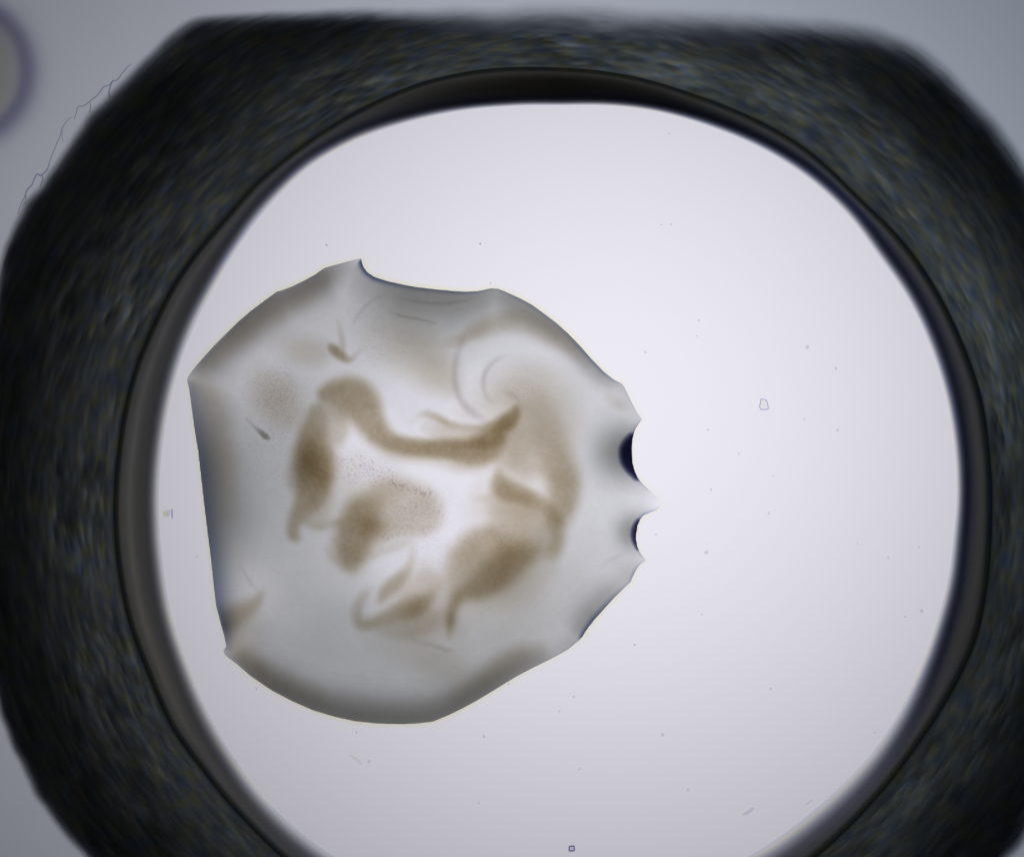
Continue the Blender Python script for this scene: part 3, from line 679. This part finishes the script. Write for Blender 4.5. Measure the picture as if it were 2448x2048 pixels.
# ---------------------------------------------------------------- bubble at the left edge of the plate
bub = empty('air_bubble', (float(wx(-91)), float(wy(172)), 0.0), 'round bubble with a blurred violet rim cut by the left edge above the dark ring', 'bubble')
def disc(name, prof, r1, nr, mat, dens, z0):
    n = 96; rr = np.linspace(0, r1, nr); a = np.arange(n) * 2 * math.pi / n
    Rr, A_ = np.meshgrid(rr, a); t = np.maximum(prof(Rr), 0.012) / dens
    x = wx(-91 + Rr * np.cos(A_)); y = wy(172 + 1.02 * Rr * np.sin(A_))
    idx = np.arange(n * nr).reshape(n, nr); N = n * nr
    Vv = np.concatenate([np.stack([x, y, z0 + t], -1).reshape(-1, 3), np.stack([x, y, 0 * x + z0], -1).reshape(-1, 3)])
    nx = np.roll(idx, -1, 0)
    q = np.stack([idx[:, :-1], nx[:, :-1], nx[:, 1:], idx[:, 1:]], -1).reshape(-1, 4)
    return mk(name, Vv, [q, q[:, ::-1] + N], mat, bub)
disc('bubble_rim', lambda r: 0.62 * np.exp(-((r - 158) / 22.0) ** 2) + 0.26 * np.exp(-((r - 162) / 46.0) ** 2) - 0.02, 245, 70, M_bub, 4.0, 0.004)
disc('bubble_cap', lambda r: 0.56 * (1 - sstep(105, 175, r)), 180, 40, M_tan, 4.0, 0.5)

# ---------------------------------------------------------------- loose fibres along the outer left rim
def tube(name, pts, r, mat, parent=None, z=0.05, n=4, seg=5):
    """pts in image pixels (x, y, radius factor)"""
    p = catmull(pts, n); q = np.stack([wx(p[:, 0]), wy(p[:, 1])], 1)
    d = np.gradient(q, axis=0); d /= np.linalg.norm(d, axis=1)[:, None] + 1e-9
    nrm = np.stack([-d[:, 1], d[:, 0]], 1); Vv = []
    for k in range(len(p)):
        for s_ in range(seg):
            a = 2 * math.pi * s_ / seg; rr = r * PX * p[k, 2]
            Vv.append((q[k, 0] + nrm[k, 0] * rr * math.cos(a), q[k, 1] + nrm[k, 1] * rr * math.cos(a), z + rr * math.sin(a)))
    Ff = [(k * seg + s_, k * seg + (s_ + 1) % seg, (k + 1) * seg + (s_ + 1) % seg, (k + 1) * seg + s_) for k in range(len(p) - 1) for s_ in range(seg)]
    c0 = len(Vv); Vv += [(q[0, 0], q[0, 1], z), (q[-1, 0], q[-1, 1], z)]
    T3 = [(c0, (s_ + 1) % seg, s_) for s_ in range(seg)] + [(c0 + 1, (len(p) - 1) * seg + s_, (len(p) - 1) * seg + (s_ + 1) % seg) for s_ in range(seg)]
    return mk(name, np.array(Vv), [np.array(Ff), np.array(T3)], mat, parent)
Z0 = 3.431
FIB = [[(1080, 525, .5), (1040, 560, .8), (1005, 605, .9), (960, 660, 1), (925, 672, .8), (905, 720, 1.1), (895, 770, 1.2), (905, 800, 1)],
       [(930, 655, .6), (900, 700, .9), (850, 718, .9), (805, 780, .9), (740, 832, 1), (695, 868, .9), (640, 882, .8), (628, 930, .7), (610, 980, .6)],
       [(740, 840, .6), (745, 880, .8), (735, 925, .7)],
       [(600, 960, .5), (560, 985, .6), (512, 1055, .7), (495, 1120, .7), (470, 1175, .7), (435, 1260, .7), (412, 1320, .8), (392, 1385, 1.1), (340, 1440, 1.3), (305, 1430, 1.2),
        (280, 1480, 1.1), (262, 1520, 1.1), (225, 1560, 1.3), (205, 1615, 1), (172, 1680, .8), (148, 1757, .6)],
       [(345, 1440, 1), (352, 1475, 1), (330, 1530, .7)], [(210, 1600, .8), (215, 1640, .7), (190, 1690, .5)], [(520, 1060, .4), (510, 1120, .5), (520, 1170, .4)]]
for f in FIB:
    tube('loose_fibre', [(x / Z0, y / Z0, k) for x, y, k in f], 1.7, M_fibre, well, z=0.05)

# ---------------------------------------------------------------- crystals, flakes and dust on the well floor
def prism(name, pts, z0, z1, mat, parent=None):
    p = np.asarray(pts, float); n = len(p)
    Vv = [(float(wx(x)), float(wy(y)), z1) for x, y in p] + [(float(wx(x)), float(wy(y)), z0) for x, y in p]
    me = bpy.data.meshes.new(name)
    off = parent.location if parent else (0, 0, 0)
    me.from_pydata([(v[0] - off[0], v[1] - off[1], v[2] - off[2]) for v in Vv], [],
                   [tuple(range(n))[::-1], tuple(range(n, 2 * n))] + [(i, (i + 1) % n, n + (i + 1) % n, n + i) for i in range(n)])
    me.materials.append(mat); me.update()
    ob = bpy.data.objects.new(name, me); COL.objects.link(ob)
    if parent: ob.parent = parent
    return ob
def crystal(name, pts, label, w, medge, mface):
    c = np.mean(pts, 0)
    root = empty(name, (float(wx(c[0])), float(wy(c[1])), 0.0), label, 'crystal')
    prism('crystal_face', pts, 0.004, 0.06, mface, root)
    loop = [(x, y, 1.0) for x, y in pts]
    for a, b_ in zip(loop, loop[1:] + loop[:1]):
        tube('crystal_edge', [a, ((a[0] + b_[0]) / 2, (a[1] + b_[1]) / 2, 1.0), b_], w, medge, root, z=0.085, n=2)
    return root
Q = 19.52
crystal('clear_crystal', [(1780 + x / Q, 920 + y / Q) for x, y in [(745, 665), (960, 690), (1030, 760), (1070, 960), (1110, 1080), (1040, 1135), (760, 1150), (690, 1050), (690, 960), (730, 860)]],
        'clear colourless four sided crystal with thin violet outline, right of the droplet', 1.5, M_cryst, M_face)
crystal('blue_crystal', [(1361, 2021), (1372, 2020), (1373, 2031), (1361, 2032)], 'tiny square blue crystal at the bottom edge of the well floor', 2.2, M_crystd, M_dust)
c = empty('split_crystal', (float(wx(405)), float(wy(1227)), 0.0), 'tiny straw and violet chip standing left of the droplet near the wall', 'crystal')
prism('straw_half', [(389, 1222), (398, 1220), (400, 1229), (397, 1236), (390, 1233)], 0.004, 0.05, M_straw, c)
prism('grey_half', [(399, 1219), (406, 1219), (407, 1231), (402, 1236), (399, 1230)], 0.004, 0.07, M_dust, c)
tube('violet_edge', [(411, 1216, .9), (411.5, 1226, 1.1), (412, 1238, .8)], 2.4, M_cryst, c, z=0.05)
tag(tube('tiny_fibre', [(368, 1236, .8), (372, 1242, 1), (376, 1256, 1), (378, 1268, .7)], 1.2, M_pale, z=0.03), 'faint pale fibre beside the wall below the straw chip', 'fibre')
tag(tube('dust_fibre', [(838, 1803, .5), (848, 1811, 1), (857, 1818, 1.2), (864, 1826, .6)], 3.6, M_pale, z=0.05), 'soft grey dust fibre on the floor below the droplet', 'fibre')
tag(tube('dust_fibre', [(1776, 1946, .6), (1788, 1940, 1.2), (1796, 1934, 1.0), (1802, 1929, .5)], 3.0, M_dust, z=0.05), 'short violet dust fibre near the lower right wall', 'fibre')
tag(tube('dust_fibre', [(1926, 1923, .6), (1934, 1917, 1), (1941, 1911, .6)], 1.3, M_dust, z=0.03), 'hair thin dust fibre close to the lower right wall', 'fibre')
ZA, ZB, ZC = (1000, 200, 1.909), (1000, 1500, 1.75), (1400, 900, 2.3333)
spots = [(670 * 1.1657, 503 * 1.1657, 2.6)] + \
        [(ZA[0] + x / ZA[2], ZA[1] + y / ZA[2], r) for x, y, r in [(283, 732, 3), (622, 792, 2), (1005, 338, 2), (1145, 229, 2.4), (890, 234, 2), (655, 144, 2.2), (1108, 645, 2.6), (1155, 642, 2.6), (1280, 1080, 2.6),
         (1270, 1152, 2.4), (1036, 1224, 2.8), (1774, 1202, 4.5), (1905, 1299, 3.6), (1905, 1238, 2), (1742, 1031, 2), (1890, 932, 1.8), (328, 911, 2.4), (133, 731, 1.6), (556, 431, 1.8)]] + \
        [(ZB[0] + x / ZB[2], ZB[1] + y / ZB[2], r) for x, y, r in [(274, 453, 4.2), (1022, 446, 4.6), (1474, 255, 3), (1128, 676, 2.8), (674, 590, 2.6), (590, 348, 2.6), (650, 287, 3), (378, 234, 3), (905, 70, 3),
         (895, 250, 2), (1175, 240, 2), (1355, 233, 2), (252, 731, 2.6), (1430, 615, 2), (865, 458, 2), (137, 474, 2), (1910, 437, 2.4)]] + \
        [(ZC[0] + x / ZC[2], ZC[1] + y / ZC[2], r) for x, y, r in [(606, 142, 2), (681, 296, 2.8), (853, 430, 2.6), (1405, 297, 3.6), (1046, 555, 2.4), (699, 630, 3), (1022, 762, 3), (392, 880, 2.6), (672, 980, 4.6),
         (1190, 918, 2), (1858, 952, 2.8), (1687, 1007, 2.8), (1873, 1306, 5.2), (1784, 1338, 3.2), (648, 1324, 2.4), (1516, 930, 2.4), (272, 1494, 2.6), (870, 920, 2), (1488, 1236, 2), (1220, 238, 2.4)]] + \
        [(882, 1819, 3.6), (852, 1750, 3), (470, 1330, 2.4), (446, 1425, 2), (530, 1690, 2), (613, 1645, 2.6), (577, 1690, 2), (480, 1565, 2), (566, 750, 1.8), (780, 586, 3), (1148, 583, 2.6)]
spots = [p for p in spots if p[2] > 2.3]
MARKS = [(864, 618, 'the topmost peak of the droplet'), (1182, 690, 'the rounded upper bump of the droplet'), (1400, 845, 'the upper right slope of the droplet'),
         (1508, 1075, 'the larger navy notch'), (1519, 1275, 'the smaller navy notch'), (1440, 1460, 'the lower right slope of the droplet'), (1170, 1655, 'the bottom right curve of the droplet'),
         (900, 1726, 'the bottom of the droplet'), (620, 1625, 'the lower left curve of the droplet'), (490, 1200, 'the straight left side of the droplet'), (620, 730, 'the upper left side of the droplet'),
         (1826, 967, 'the clear crystal'), (1367, 2026, 'the tiny blue crystal'), (1790, 1938, 'the short violet fibre'), (851, 1814, 'the soft grey fibre'),
         (1340, 248, 'the top of the dark wall'), (1836, 353, 'the upper right of the dark wall'), (2250, 900, 'the right dark wall'), (2285, 1350, 'the lower right dark wall'), (2169, 1714, 'the bottom right dark wall')]
WAY = ['right of', 'below and right of', 'below', 'below and left of', 'left of', 'above and left of', 'above', 'above and right of']
place = {}
for k, (x, y, r) in enumerate(spots):
    mx_, my_, nm = min(MARKS, key=lambda q: math.hypot(q[0] - x, q[1] - y))
    w = WAY[int(round(math.atan2(y - my_, x - mx_) / (math.pi / 4))) % 8]
    place.setdefault((w, nm), []).append((math.hypot(mx_ - x, my_ - y), k))
LABEL = {}
for (w, nm), l in place.items():
    l.sort()
    for a, (_, k) in enumerate(l):
        size = 'larger dust speck' if spots[k][2] >= 3.5 else 'tiny dust speck'
        if len(l) == 1: LABEL[k] = f'{size} {w} {nm}'
        else: LABEL[k] = f"{['nearest', 'second nearest', 'third nearest', 'fourth nearest', 'fifth nearest', 'sixth nearest'][a]} {size} {w} {nm}"
mesh0 = None
for k, (x, y, r) in enumerate(spots):
    if mesh0 is None:
        v_, f_ = [], []; 
        bmv = []
        # a lumpy grain
        import bmesh
        bm = bmesh.new(); bmesh.ops.create_icosphere(bm, subdivisions=2, radius=1.0)
        for w in bm.verts: w.co *= 1 + 0.22 * math.sin(5 * w.co.x + 3 * w.co.y) * math.cos(4 * w.co.z + 2 * w.co.x)
        mesh0 = bpy.data.meshes.new('dust_speck'); bm.to_mesh(mesh0); bm.free(); mesh0.materials.append(M_dust)
    ob = bpy.data.objects.new('dust_speck', mesh0); COL.objects.link(ob)
    rr = r * PX * 0.95
    ob.scale = (rr * rnd.uniform(.85, 1.25), rr * rnd.uniform(.8, 1.1), rr * 0.7)
    ob.rotation_euler = (0, 0, rnd.uniform(0, 6.28)); ob.location = (float(wx(x)), float(wy(y)), 0.004 + rr * 0.8)
    tag(ob, LABEL[k], 'dust speck', 'dust specks on the well floor')
